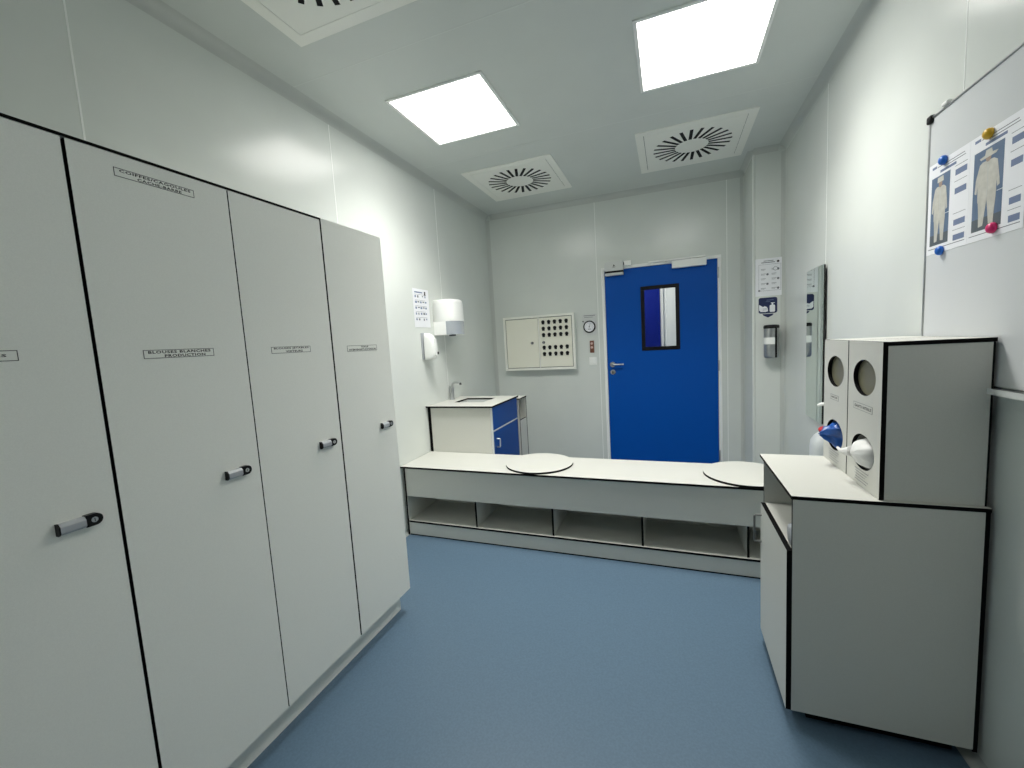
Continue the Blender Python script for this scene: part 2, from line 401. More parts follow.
# ------------------------------------------------------------------ lockers
LX = .557
FLK = Face((LX, 0, 0), (0,1,0), (1,0,0))
def name_label(door, y0, z0, y1, z1, rows, parent):
    mb = MB(); FLK.rect(mb, y0, z0, y1, z1, 'locker', 0, .0004); FLK.frame(mb, y0, z0, y1, z1, .0014, 'inkd', 0, .0007)
    h = (z1-z0)
    for s, a, b, v, hh in rows: FLK.text(mb, s, y0+(y1-y0)*a, z0+h*v, (y1-y0)*(b-a), h*hh, 'inkd')
    mb.build('name_label', parent, label='pale framed label reading '+' '.join(r[0] for r in rows))
def locker(y0, y1, g0, g1, labels, what, last=False):
    t = thing('locker', what, 'locker', (LX/2, (y0+y1)/2, 0), 'tall lockers along the left wall')
    zt = 1.944
    MB().box((.012, y0+.001, .105), (LX-.020, y1-.001, zt-.009), 'locker').box((LX-.020, y0+.001, .105), (LX-.015, y1-.001, zt-.009), 'core').build('body', t)
    MB().box((.012, y0, zt-.008), (LX-(.002 if not last else .014), y1, zt), 'locker', 'z', 'core' if not last else 'hpl').build('top_panel', t, label='top board with dark front edge' if not last else 'top board with pale front edge')
    MB().box((.03, y0+(.0), 0), (.507, y1-(.03 if last else 0), .105), 'locker').build('plinth', t)
    dr = MB().box((LX-.013, y0+g0, .113), (LX, y1-g1, zt-.010 if not last else zt), 'locker', 'x').build('door', t, label='flat pale grey door with black edges')
    yh, zh = y1-.123, 1.023
    hb = MB()
    prof = [(LX, -.014), (LX+.011, -.014), (LX+.017, -.008), (LX+.017, .006), (LX+.010, .013), (LX, .013)]
    hb.prism([(x, z+zh) for x, z in prof], yh+.004, yh+.050, 'pgrey', 'y')
    hb.prism([(x+(.0005 if x > LX else 0), z*1.06+zh) for x, z in prof], yh+.001, yh+.004, 'black', 'y')
    hb.build('handle', dr, bevel=.0015, label='silver grey pull grip with a black end cap')
    n = 14; P = [(yh+.050, zh-.0145), (yh+.066, zh-.0145)]+[(yh+.068+.0145*math.sin(math.pi*k/n), zh-.0145*math.cos(math.pi*k/n)) for k in range(1, n)]+[(yh+.066, zh+.0145), (yh+.050, zh+.0145)]
    lk = MB().prism(P, LX, LX+.014, 'black', 'x'); lk.cyl((LX+.0135, yh+.066, zh), (LX+.0155, yh+.066, zh), .0065, 'alu', 16).box((LX+.0153, yh+.0652, zh-.004), (LX+.0159, yh+.0668, zh+.004), 'black')
    lk.build('lock', dr, bevel=.001, label='black rounded lock housing with a metal cylinder')
    for a in labels: name_label(dr, *a, dr)
locker(.213, .607, .002, .004, [(.245, 1.414, .475, 1.437, [('CHAUSSURES JETABLES', .08, .925, .32, .34)])], 'tall pale grey locker cut off by the left edge of the picture')
locker(.607, 1.001, .004, .002, [(.700, 1.878, .895, 1.900, [('COIFFES/CAGOULES', .06, .95, .56, .33), ('CACHE-BARBE', .26, .82, .10, .33)]),
                                (.707, 1.4045, .894, 1.428, [('BLOUSES BLANCHES', .06, .95, .56, .33), ('PRODUCTION', .27, .86, .10, .33)])],
       'tall pale grey locker labelled COIFFES/CAGOULES CACHE-BARBE and BLOUSES BLANCHES PRODUCTION')
locker(1.001, 1.387, .002, .004, [(1.096, 1.401, 1.270, 1.4245, [('BLOUSES JETABLES', .06, .95, .56, .33), ('VISITEURS', .34, .78, .10, .33)])],
       'tall pale grey locker labelled BLOUSES JETABLES VISITEURS')
locker(1.387, 1.770, .004, .001, [(1.472, 1.393, 1.670, 1.419, [('TENUE', .44, .70, .58, .30), ('INTERVENANTS EXTERIEURS', .06, .97, .12, .33)])],
       'tall pale grey locker at the far end of the row, nearest the bench', last=True)

# ------------------------------------------------------------------ bench
BYF, BYK, BZ = 2.521, 2.940, .528
b = thing('step_over_bench', 'long low white bench with black edges across the room', 'bench', (1.39, (BYF+BYK)/2, 0))
bx1 = XR-.035; bx0 = .022
MB().box((.004, BYF-.010, BZ-.013), (bx1+.004, BYK, BZ), 'hpl', 'z').build('bench_top', b, label='white bench top with black edge')
MB().box((bx0+.016, BYF+.0, .302), (bx1, BYF+.013, BZ-.014), 'hpl', 'y').build('front_panel', b)
MB().box((bx0, BYF+.001, .0), (bx0+.013, BYK-.012, BZ-.0135), 'hpl', 'x').build('end_panel', b)
MB().box((bx1-.013, BYF+.014, .0), (bx1, BYK-.012, BZ-.0135), 'hpl', 'x').build('end_panel', b)
MB().box((bx0+.0135, BYF+.002, .099), (bx1-.0135, BYK-.026, .112), 'hpl', 'z').build('shelf', b)
MB().box((bx0+.0135, BYK-.025, .02), (bx1-.0135, BYK-.012, BZ-.0135), 'hpl', 'y').build('back_panel', b)
MB().box((bx0+.0135, BYF+.004, .009), (bx1-.0135, BYF+.017, .0985), 'hpl', 'y').box((bx0+.0135, BYF+.007, 0), (bx1-.0135, BYF+.015, .009), 'core').build('plinth', b)  # thin black strip at floor level paints the shadow under the bench
for x in (.591, 1.147, 1.709, 2.275):
    MB().box((x-.0065, BYF+.014, .1125), (x+.0065, BYK-.026, BZ-.014), 'hpl', 'x').build('divider', b)

def round_board(cx, cy_, r, label):
    n = 64; c = [(cx+r*math.cos(2*math.pi*k/n), cy_+r*math.sin(2*math.pi*k/n)) for k in range(n)]
    o = MB().prism(c, BZ+.0005, BZ+.0135, 'core', 'z', cap='hpl').build('round_board')
    tag(o, label, 'board', 'round boards on the bench')
round_board(1.010, 2.742, .235, 'white round board with black edge on the bench in front of the sink side')
round_board(2.297, 2.735, .235, 'white round board with black edge on the bench partly behind the corner counter')

# ------------------------------------------------------------------ sink cabinet
SX, SY0, SY1, SZ = .593, 2.917, 3.522, .911
s = thing('sink_cabinet', 'white hand wash sink cabinet with blue door against the left wall', 'sink', (.3, 3.23, 0))
MB().box((.030, SY0+.026, .0), (SX-.030, SY0+.039, SZ-.0135), 'hpl', 'y').build('side_panel', s)
MB().box((.030, SY1-.020, .0), (SX-.030, SY1-.007, SZ-.0135), 'hpl', 'y').build('side_panel', s)
MB().box((.004, SY0+.026, .0), (.028, SY1-.01, SZ-.014), 'core').build('back_strip', s, label='dark strip against the wall')
wt = MB().box((.002, SY0, SZ-.013), (SX, SY1, SZ), 'hpl', 'z').build('worktop', s, label='white worktop with black edge and square sink opening')
bool_cut(wt, MB().box((.150, 3.135, SZ-.05), (.425, 3.385, SZ+.05), 'core'))
bs = MB(); x0, x1, y0, y1, zb = .140, .435, 3.125, 3.395, SZ-.17
bs.box((x0, y0, zb), (x1, y1, zb+.008), 'ltgrey')
for a, c in (((x0, y0), (x0+.008, y1)), ((x1-.008, y0), (x1, y1)), ((x0+.008, y0), (x1-.008, y0+.008)), ((x0+.008, y1-.008), (x1-.008, y1))): bs.box((a[0], a[1], zb+.008), (c[0], c[1], SZ-.0135), 'ltgrey')
bs.cyl(((x0+x1)/2, (y0+y1)/2, zb+.008), ((x0+x1)/2, (y0+y1)/2, zb+.011), .03, 'chrome')
bs.build('basin', s)
fx = SX-.029
MB().box((fx, SY0+.026, .0), (fx+.013, SY0+.041, SZ-.0135), 'ltgrey').box((fx, SY0+.0415, .700), (fx+.013, SY1-.008, .712), 'ltgrey').build('front_frame', s, label='pale frame between the blue fronts')
MB().box((fx, SY0+.043, .713), (fx+.015, SY1-.009, SZ-.015), 'blue').build('upper_panel', s, label='blue upper front panel')
sd = MB().box((fx, SY0+.043, .04), (fx+.015, SY1-.009, .699), 'blue').build('cabinet_door', s, label='blue lower cabinet door')
MB().tube([(fx+.013, 3.010, .635), (fx+.040, 3.010, .635), (fx+.044, 3.010, .630), (fx+.044, 3.005, .575), (fx+.040, 3.005, .570), (fx+.013, 3.005, .570)], .006, 'alu').build('door_handle', sd, label='silver bow handle')
ta = MB(); tx, ty = .035, 3.31
ta.lathe([(.026, 0), (.026, .006), (.021, .012), (.020, .055), (.022, .095), (.020, .108)], (tx, ty, SZ), (0, 0, 1), 'steel')
ta.tube([(tx+.008, ty, SZ+.060), (tx+.008, ty, SZ+.120), (tx+.016, ty, SZ+.143), (tx+.036, ty, SZ+.152), (tx+.075, ty, SZ+.152), (tx+.095, ty, SZ+.146)], [.013, .012, .0115, .0105, .010, .010], 'steel')
ta.cyl((tx+.092, ty, SZ+.150), (tx+.094, ty, SZ+.131), .010, 'dgrey', 16)
ta = ta.build('tap', s, label='chrome mixer tap')
MB().tube([(tx-.003, ty, SZ+.107), (tx-.002, ty, SZ+.122)], .017, 'steel', 16).build('tap_lever', ta)

c = thing('bin_cabinet', 'narrow white waste cabinet with open hatch beyond the sink', 'cabinet', (.35, 3.63, 0))
cy0, cy1, cz = 3.530, 3.735, .882
MB().box((.02, cy0, cz-.012), (SX+.004, cy1, cz), 'hpl', 'z').build('cabinet_top', c)
for y in (cy0, cy1-.013): MB().box((.03, y, 0), (SX, y+.013, cz-.0125), 'hpl', 'y').build('side_panel', c)
MB().box((SX-.013, cy0+.0135, .02), (SX, cy1-.0135, .678), 'hpl', 'x').build('lower_panel', c)
MB().box((.05, cy0+.0135, .66), (SX-.0135, cy1-.0135, .672), 'hpl', 'z').box((.05, cy0+.0135, .672), (.06, cy1-.0135, cz-.0125), 'hpl').build('hatch_liner', c)

# ------------------------------------------------------------------ left wall fittings
FL = Face((0, 0, 0), (0,1,0), (1,0,0)); FBK = Face((0, YB, 0), (1,0,0), (0,-1,0)); FR = Face((XR, 0, 0), (0,-1,0), (-1,0,0)); FC = Face((0, CY, 0), (1,0,0), (0,-1,0))
mb = FL.rect(MB(), 2.858, 1.557, 3.090, 1.865, 'paper', .0002, .0012)
for r_ in range(5):
    z = 1.820-r_*.046
    FL.rect(mb, 2.885, z-.001, 3.05-.02*(r_ % 2), z+.001, 'ink', .0012, .0016)
    for k in range(5):
        if random.random() < .85:
            u = 2.885+k*.036; FL.rect(mb, u, z-.026+random.uniform(0, .01), u+random.uniform(.012, .028), z-.008, 'ink' if k % 2 else 'inkblue', .0012, .0016)
FL.rect(mb, 3.025, 1.815, 3.045, 1.848, 'inkd', .0012, .0017); FL.rect(mb, 2.885, 1.832, 3.0, 1.842, 'inkblue', .0012, .0016)
tag(mb.build('paper_notice'), 'white printed notice on the left wall above the soap dispenser', 'notice')

t = thing('paper_towel_dispenser', 'white centre feed paper towel dispenser on the wall above the tap', 'dispenser', (0, 3.265, 1.49))
def dprof(k, x0, dep, y0, y1, n=20):
    # plan outline: flat sides out to x0, then half ellipse to depth dep
    yc, hw = (y0+y1)/2, (y1-y0)/2
    P = [(.002, y0)]+[(x0+(dep-x0)*math.sin(math.pi*i/n)**.7 if 0 < i < n else x0, yc-hw*math.cos(math.pi*i/n)) for i in range(n+1)]+[(.002, y1)]
    return P
def scaled(P, s, yc): return [(x*s, yc+(y-yc)*s) for x, y in P]
P = dprof(0, .115, .205, 3.140, 3.390); yc = 3.265; n = len(P)
mb = MB()
lev = [(1.603, 1.0), (1.755, .99), (1.778, .965), (1.788, .90), (1.791, .80)]
vs = []
for z, k in lev: vs += [(x if x < .01 else x*k, yc+(y-yc)*(k if k > .9 else k), z) for x, y in P]
fs = [(i*n+j, i*n+(j+1) % n, (i+1)*n+(j+1) % n, (i+1)*n+j) for i in range(len(lev)-1) for j in range(n)]
mb.add(vs, fs, 'white', True); mb.add(vs, [tuple(range((len(lev)-1)*n, len(lev)*n)), tuple(range(n))[::-1]], 'white')
mb.prism([(.002, 3.140), (.119, 3.140), (.119, 3.390), (.002, 3.390)], 1.490, 1.6028, 'white')
mb.build('cover', t, label='glossy white cover')
W_ = [(x*.985, yc+(y-yc)*.985) for x, y in P if x > .1]
MB().prism([(.1195, W_[0][1])]+W_+[(.1195, W_[-1][1])], 1.490, 1.6025, 'window', 'z', smooth=False).build('window', t, label='translucent grey window in the lower front')
MB().cyl((.11, yc, 1.478), (.11, yc, 1.4895), .030, 'dgrey').build('outlet', t, label='dark paper outlet underneath')

t = thing('soap_dispenser', 'white rounded soap dispenser on the left wall beneath the printed notice', 'dispenser', (0, 2.97, 1.295))
MB().box((.001, 2.925, 1.297), (.012, 3.015, 1.512), 'pgrey').build('back_plate', t, bevel=.005, seg=4, label='dark back plate')
mb = MB()
lv = []; n = 32
for i, (z, dp, hw) in enumerate([(1.292, .060, .036), (1.300, .082, .042), (1.32, .090, .045), (1.36, .095, .045), (1.42, .092, .044), (1.46, .082, .042), (1.485, .066, .038), (1.500, .045, .030), (1.507, .030, .02)]):
    for k in range(n):
        a_ = 2*math.pi*k/n; ca, sa = math.cos(a_), math.sin(a_); e = .5
        lv.append((.0145+dp/2+dp/2*math.copysign(abs(ca)**e, ca), 2.970+hw*math.copysign(abs(sa)**e, sa), z))
L = 9
mb.add(lv, [(i*n+j, i*n+(j+1) % n, (i+1)*n+(j+1) % n, (i+1)*n+j) for i in range(L-1) for j in range(n)], 'white', True)
mb.add(lv, [tuple(range(n))[::-1], tuple(range((L-1)*n, L*n))], 'white')
mb.build('cover', t, label='glossy white cover')
MB().box((.103, 2.955, 1.32), (.113, 2.985, 1.46), 'white').build('push_bar', t, bevel=.004)
MB().box((.09, 2.985, 1.330), (.114, 3.005, 1.352), 'black').build('sight_window', t, bevel=.002, label='small black sight window')

# ------------------------------------------------------------------ key cabinet
KX0, KX1, KZ0, KZ1, KY = .162, .958, 1.077, 1.666, YB-.085
k = thing('key_cabinet', 'cream metal wall cabinet with a grid of black key slots', 'cabinet', ((KX0+KX1)/2, YB, KZ0))
MB().box((KX0+.012, KY+.014, KZ0+.012), (KX1-.012, YB, KZ1-.012), 'rim').box((KX0+.022, KY+.0125, KZ0+.022), (KX1-.022, KY+.0139, KZ1-.022), 'gap').build('case', k)
FK = Face((0, KY, 0), (1,0,0), (0,-1,0))
FK.frame(MB(), KX0, KZ0, KX1, KZ1, .024, 'rim', -.030, .0).build('case_rim', k, bevel=.002, label='raised cream rim')
xm = .567
ld_ = MB().box((KX0+.031, KY+.002, KZ0+.031), (xm-.008, KY+.012, KZ1-.031), 'cream').build('left_door', k, bevel=.0015, label='plain cream left door')
kd = MB().box((xm+.008, KY+.002, KZ0+.031), (KX1-.031, KY+.012, KZ1-.031), 'cream').build('right_door', k, bevel=.0015, label='cream right door with key slots')
MB().box((xm-.0055, KY+.003, KZ0+.027), (xm+.0055, KY+.012, KZ1-.027), 'rim').build('mullion', k)
for lx in (.489, .618):
    mb = MB().cyl((lx, KY+.004, 1.372), (lx, KY-.004, 1.372), .015, 'dgrey', 18).box((lx-.003, KY-.020, 1.358), (lx+.003, KY-.004, 1.386), 'steel')
    mb.build('door_lock', ld_ if lx < .55 else kd, bevel=.001, label='small metal lock knob')
for r_, z in enumerate((1.587, 1.519, 1.451, 1.317, 1.248)):
    for q in range(5):
        x = .622+q*.0632
        mb = MB(); FK.disc(mb, x, z+.004, .0178, 'black', -.003, .009, 14); FK.rect(mb, x-.013, z-.022, x+.013, z+.002, 'black', -.003, .006)
        mb.build('key_slot', kd)

# gauge, buttons, switch
g = thing('pressure_gauge', 'round white pressure gauge with black rim on the wall left of the blue door', 'gauge', (1.10, YB, 1.42))
mb = FBK.rect(MB(), 1.030, 1.424, 1.180, 1.640, 'ltgrey', 0, .004); FBK.rect(mb, 1.045, 1.622, 1.165, 1.628, 'ink', .004, .0046); FBK.rect(mb, 1.05, 1.606, 1.14, 1.610, 'ink', .004, .0046)
FBK.rect(mb, 1.030, 1.56, 1.043, 1.573, 'inkd', .004, .0046)
mb.build('mounting_plate', g, bevel=.001)
mb = MB().lathe([(.048, 0), (.062, 0), (.064, .006), (.062, .012), (.056, .013), (.05, .011)], (1.102, YB-.004, 1.509), (0, -1, 0), 'black', 32); mb.build('bezel', g, label='black ring bezel')
mb = MB().cyl((1.102, YB-.005, 1.509), (1.102, YB-.0155, 1.509), .0515, 'paper', 32)
FG = Face((1.102, YB-.016, 1.509), (1,0,0), (0,-1,0))
for q in range(13):
    a_ = math.radians(225-q*22.5); ca, sa = math.cos(a_), math.sin(a_)
    FG.poly(mb, [(.036*ca+.0012*sa, .036*sa-.0012*ca), (.045*ca+.0012*sa, .045*sa-.0012*ca), (.045*ca-.0012*sa, .045*sa+.0012*ca), (.036*ca-.0012*sa, .036*sa+.0012*ca)], 'ink', 0, .0005)
FG.rect(mb, -.015, -.028, .015, -.022, 'ink', 0, .0005)
mb.build('dial', g, label='white dial with tick marks')
mb = MB(); FG.poly(mb, [(-.002, -.008), (.002, -.008), (.012, .036), (.010, .037)], 'inkd', .0006, .0018); FG.disc(mb, 0, 0, .005, 'ink', .0006, .003); mb.build('needle', g)
g = thing('button_panel', 'small brown two button panel between the gauge and the light switch', 'switch', (1.12, YB, 1.235))
FBK.rect(MB(), 1.100, 1.236, 1.142, 1.362, 'brown', 0, .016).build('housing', g, bevel=.003)
for z in (1.292, 1.333):
    FBK.disc(MB(), 1.121, z, .013, 'redw', .015, .022, 18).build('button', g, label='pale pink button')
g = thing('light_switch', 'white square light switch on the wall beside the door handle', 'switch', (1.125, YB, 1.11))
FBK.rect(MB(), 1.086, 1.105, 1.166, 1.190, 'white', 0, .008).build('plate', g, bevel=.003)
FBK.rect(MB(), 1.100, 1.119, 1.152, 1.176, 'white', .006, .012).build('rocker', g, bevel=.002)

# ------------------------------------------------------------------ pillar fittings
mb = FC.rect(MB(), 2.549, 1.648, 2.755, 1.948, 'paper', .0002, .0012)
FC.frame(mb, 2.576, 1.690, 2.732, 1.900, .0015, 'ink', .0012, .0016)
FC.rect(mb, 2.595, 1.912, 2.690, 1.918, 'ink', .0012, .0016); FC.rect(mb, 2.61, 1.925, 2.68, 1.930, 'ink', .0012, .0016)
FC.disc(mb, 2.712, 1.918, .009, 'inkd', .0012, .0018, 14); FC.disc(mb, 2.58, 1.693, .008, 'ink', .0012, .0018, 14)
for q in range(2):
    for r_ in range(5):
        u, z = 2.592+q*.075, 1.862-r_*.038
        FC.rect(mb, u, z, u+.034, z+.003, 'ink', .0012, .0016); FC.rect(mb, u, z-.008, u+.026, z-.006, 'ink', .0012, .0016)
        if (r_+q) % 2: FC.disc(mb, u+.046, z-.003, .009, 'ink', .0012, .0016, 10)
FC.disc(mb, 2.694, 1.862, .016, 'ink', .0012, .0015, 16); FC.disc(mb, 2.694, 1.862, .013, 'paper', .0012, .0017, 16)
tag(mb.build('paper_notice'), 'white printed notice on the pillar above the blue hand pictogram', 'notice')
mb = MB(); o = (2.577, 1.472)
def rr(u0, v0, u1, v1, r, n=5):
    P = []
    for cu, cv, a0 in ((u1-r, v0+r, -90), (u1-r, v1-r, 0), (u0+r, v1-r, 90), (u0+r, v0+r, 180)):
        for q in range(n+1): a_ = math.radians(a0+90*q/n); P.append((cu+r*math.cos(a_), cv+r*math.sin(a_)))
    return P
FC.poly(mb, rr(2.575, 1.508, 2.708, 1.635, .016), 'navy', .0002, .0010)
FC.poly(mb, [(2.603, 1.503), (2.682, 1.503), (2.676, 1.490), (2.643, 1.473), (2.611, 1.490)], 'navy', .0002, .0010)
FC.poly(mb, [(2.579, 1.535), (2.590, 1.522), (2.625, 1.519), (2.642, 1.524), (2.640, 1.548), (2.632, 1.560), (2.620, 1.566), (2.606, 1.560), (2.590, 1.572), (2.579, 1.580)], 'paper', .0010, .0014)
FC.poly(mb, rr(2.654, 1.517, 2.692, 1.574, .008), 'paper', .0010, .0014); FC.rect(mb, 2.667, 1.574, 2.680, 1.588, 'paper', .0010, .0014); FC.rect(mb, 2.662, 1.588, 2.690, 1.593, 'paper', .0010, .0014)
for a_ in ((2.632, 1.612, 2.682, 1.616), (2.625, 1.600, 2.655, 1.603)): FC.rect(mb, *a_, 'inkblue', .0010, .0014)
for z in (1.535, 1.545): FC.rect(mb, 2.605, z, 2.636, z+.002, 'navy', .0014, .0017)
tag(mb.build('pictogram_sign'), 'navy blue sign with white hands and bottle pictogram on the pillar', 'sign')
t = thing('sanitiser_dispenser', 'silver cylindrical hand sanitiser dispenser with black top on the pillar', 'dispenser', (2.655, CY, 1.14))
sx, sy, sr = 2.655, CY-.062, .054
MB().box((sx-.04, CY-.03, 1.16), (sx+.04, CY, 1.39), 'dgrey').build('wall_bracket', t)
MB().lathe([(sr-.012, 0), (sr-.004, .006), (sr, .02), (sr, .238)], (sx, sy, 1.145), (0, 0, 1), 'steel', 36).build('body', t, label='brushed steel cylinder body')
MB().lathe([(sr+.001, 0), (sr+.002, .018), (sr-.004, .026), (.02, .029)], (sx, sy, 1.384), (0, 0, 1), 'black', 36).build('cap', t, label='black top cap')
def arc(a0, a1, z0, z1, r0, r1, m, n=10):
    P = [(sx+r1*math.cos(math.radians(a0+(a1-a0)*q/n)), sy+r1*math.sin(math.radians(a0+(a1-a0)*q/n))) for q in range(n+1)]
    P += [(sx+r0*math.cos(math.radians(a1-(a1-a0)*q/n)), sy+r0*math.sin(math.radians(a1-(a1-a0)*q/n))) for q in range(n+1)]
    return MB().prism(P, z0, z1, m)
arc(165, 285, 1.258, 1.312, sr-.001, sr+.0015, 'white', 16).build('paper_band', t, label='white paper band')
arc(287, 302, 1.150, 1.386, sr-.001, sr+.003, 'black', 5).build('seam_strip', t, label='black vertical strip')

# ------------------------------------------------------------------ mirror
t = thing('wall_mirror', 'tall frameless mirror on the right wall behind the glove dispensers', 'mirror', (2.742, 3.2, .785))
MB().box((2.7462, 2.992, .787), (XR-.006, 3.341, 1.740), 'black').build('backing', t, label='black backing board')
MB().box((2.742, 2.990, .785), (2.746, 3.343, 1.742), 'mirror').build('mirror_glass', t, bevel=.0015)
t.rotation_euler = (0, 0, -.030)          # stands slightly off the wall at its near edge

# ------------------------------------------------------------------ corner counter
QX0, QXR, QY0, QY1, QZ = 2.255, 2.742, 1.570, 2.034, .832
c = thing('corner_counter', 'white floor counter with black edges and open niche by the right wall', 'counter', ((QX0+QXR)/2, 1.82, 0))
MB().box((QX0-.002, QY0-.002, QZ-.012), (QXR+.006, 2.092, QZ), 'hpl', 'z').build('worktop', c, label='white worktop with black edge')
MB().box((QX0+.002, QY0, .058), (QXR-.006, QY0+.013, QZ-.0125), 'hpl', 'y').build('side_panel', c)
MB().box((QX0+.003, QY1-.013, .058), (QXR-.006, QY1, QZ-.0125), 'hpl', 'y').build('side_panel', c)
MB().box((QXR-.005, QY0+.002, .05), (QXR+.006, QY1, QZ-.0125), 'core').build('back_panel', c, label='black back panel edge')
MB().box((QX0+.006, QY0+.0135, .622), (QXR-.0055, QY1-.0135, .635), 'hpl', 'z').build('niche_shelf', c)
MB().box((QX0+.04, QY0+.0135, .058), (QXR-.0055, QY1-.0135, .071), 'hpl', 'z').build('bottom_board', c)
MB().box((QX0+.06, QY0+.05, .0), (QXR-.03, QY1-.04, .0575), 'core').build('plinth', c, label='black recessed plinth')
qd = MB().box((QX0-.014, QY0+.001, .058), (QX0+.0015, 2.004, .640), 'hpl', 'x').build('cabinet_door', c)
hx = QX0-.014
MB().tube([(hx+.002, 1.985, .590), (hx-.022, 1.985, .590), (hx-.027, 1.985, .585), (hx-.027, 1.985, .477), (hx-.022, 1.985, .472), (hx+.002, 1.985, .472)], .0045, 'mgrey').build('door_handle', qd, label='grey metal bow handle')
o = MB().lathe([(.012, 0), (.036, 0), (.038, .005), (.038, .10), (.036, .105), (.012, .105)], (2.262, 1.624, .6735), (1, 0, 0), 'pgrey').build('roll')
o.location.z += .0; tag(o, 'grey rounded item lying in the open niche of the corner counter', 'roll')

# ------------------------------------------------------------------ glove dispensers
GX0, GX1, GZ0, GZ1 = 2.489, 2.744, QZ+.001, 1.327
FGL = Face((GX0, 0, 0), (0,-1,0), (-1,0,0))
def box_dispenser(y0, y1, ulab, what, cat):
    t = thing('glove_dispenser', what, 'dispenser', ((GX0+GX1)/2, (y0+y1)/2, GZ0), 'twin dispenser boxes on the corner counter')
    yc = (y0+y1)/2
    fp = MB().box((GX0, y0, GZ0), (GX0+.013, y1, GZ1), 'hpl', 'x').build('front_panel', t, label='white front panel with two round openings')
    ct = MB(); n = 40
    for zc, ry, rz in ((1.206, .086, .060), (.953, .088, .060)):
        ct.prism([(yc+ry*math.cos(2*math.pi*q/n), zc+rz*math.sin(2*math.pi*q/n)) for q in range(n)], GX0-.05, GX0+.06, 'core', 'x')
    bool_cut(fp, ct)
    MB().box((GX0+.0135, y0-.0005, GZ1-.012), (GX1+.002, y1, GZ1), 'hpl', 'z').build('top_board', t)
    for a_, b_ in ((y0+.002, y0+.014), (y1-.013, y1-.001)): MB().box((GX0+.0135, a_, GZ0), (GX1-.0055, b_, GZ1-.0125), 'hpl', 'y').build('side_panel', t)
    if y0 > 1.7: MB().box((GX0+.004, y0-.0055, GZ0), (GX1-.02, y0-.0005, GZ1-.004), 'core').build('joint_strip', t, label='black joint strip between the two boxes')
    MB().box((GX1-.005, y0+.003, GZ0), (GX1, y1-.002, GZ1-.0125), 'core').build('back_panel', t)
    MB().box((GX0+.0135, y0+.0145, GZ0), (GX1-.012, y1-.0135, GZ0+.010), 'hpl').build('bottom_board', t)
    MB().box((GX0+.0145, y0+.016, 1.130), (GX0+.0185, y1-.015, 1.285), 'olive').build('viewing_pane', t, label='olive grey pane behind the upper opening')
    MB().box((GX0+.0135, y0+.0145, 1.075), (GX1-.012, y1-.0135, 1.085), 'hpl').build('shelf', t)
    mb = MB(); u0, u1, z0, z1, rows = ulab
    FGL.rect(mb, u0, z0, u1, z1, 'hpl', 0, .0004); FGL.frame(mb, u0, z0, u1, z1, .001, 'ink', 0, .0006)
    for s_, a_, b_, v_, h_ in rows: FGL.text(mb, s_, u0+(u1-u0)*a_, z0+(z1-z0)*v_, (u1-u0)*(b_-a_), (z1-z0)*h_, 'inkd')
    mb.build('name_label', t, label='small framed label under the upper opening')
    mb = MB()
    for q in range(5):
        FGL.rect(mb, -yc-.055+.004*(q % 2), .885-q*.0095, -yc+.050-.012*(q % 3), .8865-q*.0095, 'ink', 0, .0005)
    mb.build('print_lines', t, label='faint lines of small print under the lower opening')
box_dispenser(1.580, 1.836, (-1.785, -1.640, 1.093, 1.117, [('GANTS NITRILE', .06, .94, .30, .40)]), 'tall white dispenser box nearer the viewer with white film in its lower opening', 'dispenser')
box_dispenser(1.8435, 2.088, (-2.012, -1.928, 1.092, 1.112, [('MASQUES', .14, .86, .30, .40)]), 'tall white dispenser box farther from the viewer with blue film in its lower opening', 'dispenser')

def crumple(org, fn, m, name, label, cat, nu=48, nv=24, amp=.006, sc=30):
    vs = []; fs = []
    for i in range(nv+1):
        t_ = i/nv; base_, ry, rz = fn(t_)
        for j in range(nu):
            a_ = 2*math.pi*j/nu
            p = Vector((base_[0], base_[1]+ry*math.cos(a_), base_[2]+rz*math.sin(a_)))
            d = Vector((0, math.cos(a_), math.sin(a_)))
            q = noise.noise(Vector((p.x*sc*.5, a_*1.6, t_*2.0)))+.5*noise.noise(p*sc*1.6)+.6*abs(noise.noise(Vector((t_*1.5, math.cos(a_)*2.5, math.sin(a_)*2.5))))
            p += d*q*amp*min(1, 6*(1-t_)+.15)+Vector((-1, 0, 0))*q*amp*.5
            vs.append(p+Vector(org))
    for i in range(nv):
        for j in range(nu): fs.append((i*nu+j, i*nu+(j+1) % nu, (i+1)*nu+(j+1) % nu, (i+1)*nu+j))
    mb = MB().add(vs, fs, m, True); mb.add(vs, [tuple(range(nu))[::-1], tuple(range(nv*nu, (nv+1)*nu))], m, True)
    o = mb.build(name); return tag(o, label, cat)
def blue_fn(t):
    # from inside the box outwards to a pointed tuft
    x = .10-.142*t
    if t < .6: r = .062
    else: r = .062*max(.10, (1-((t-.6)/.4)**1.3))
    return (x, .010*t+.0, -.010+.014*t), r*1.12, r*.82
crumple((GX0, 1.962, .953), blue_fn, 'bluefilm', 'blue_glove', 'crumpled blue film poking out of the farther dispenser box', 'glove', amp=.020, sc=30)
def white_fn(t):
    x = .09-.118*t
    r = .072*math.sqrt(max(.012, 1-max(0, (t-.45)/.55)**2.2))
    return (x, -.004, -.008), r*1.05, r*.72
w_ = crumple((GX0, 1.708, .957), white_fn, 'whitefilm', 'white_film', 'crumpled white film bulging from the nearer dispenser box', 'film', amp=.007, sc=18)
tg = MB()
pts = [(GX0-.016, 1.745, .945), (GX0-.028, 1.765, .938), (GX0-.034, 1.79, .935), (GX0-.036, 1.815, .940)]
tg.tube(pts, [.020, .013, .007, .004], 'whitefilm', 10)
to = tg.build('loose_end', None); to.parent = w_; to.location = Vector(WORLD[to.name])-WORLD[w_.name]

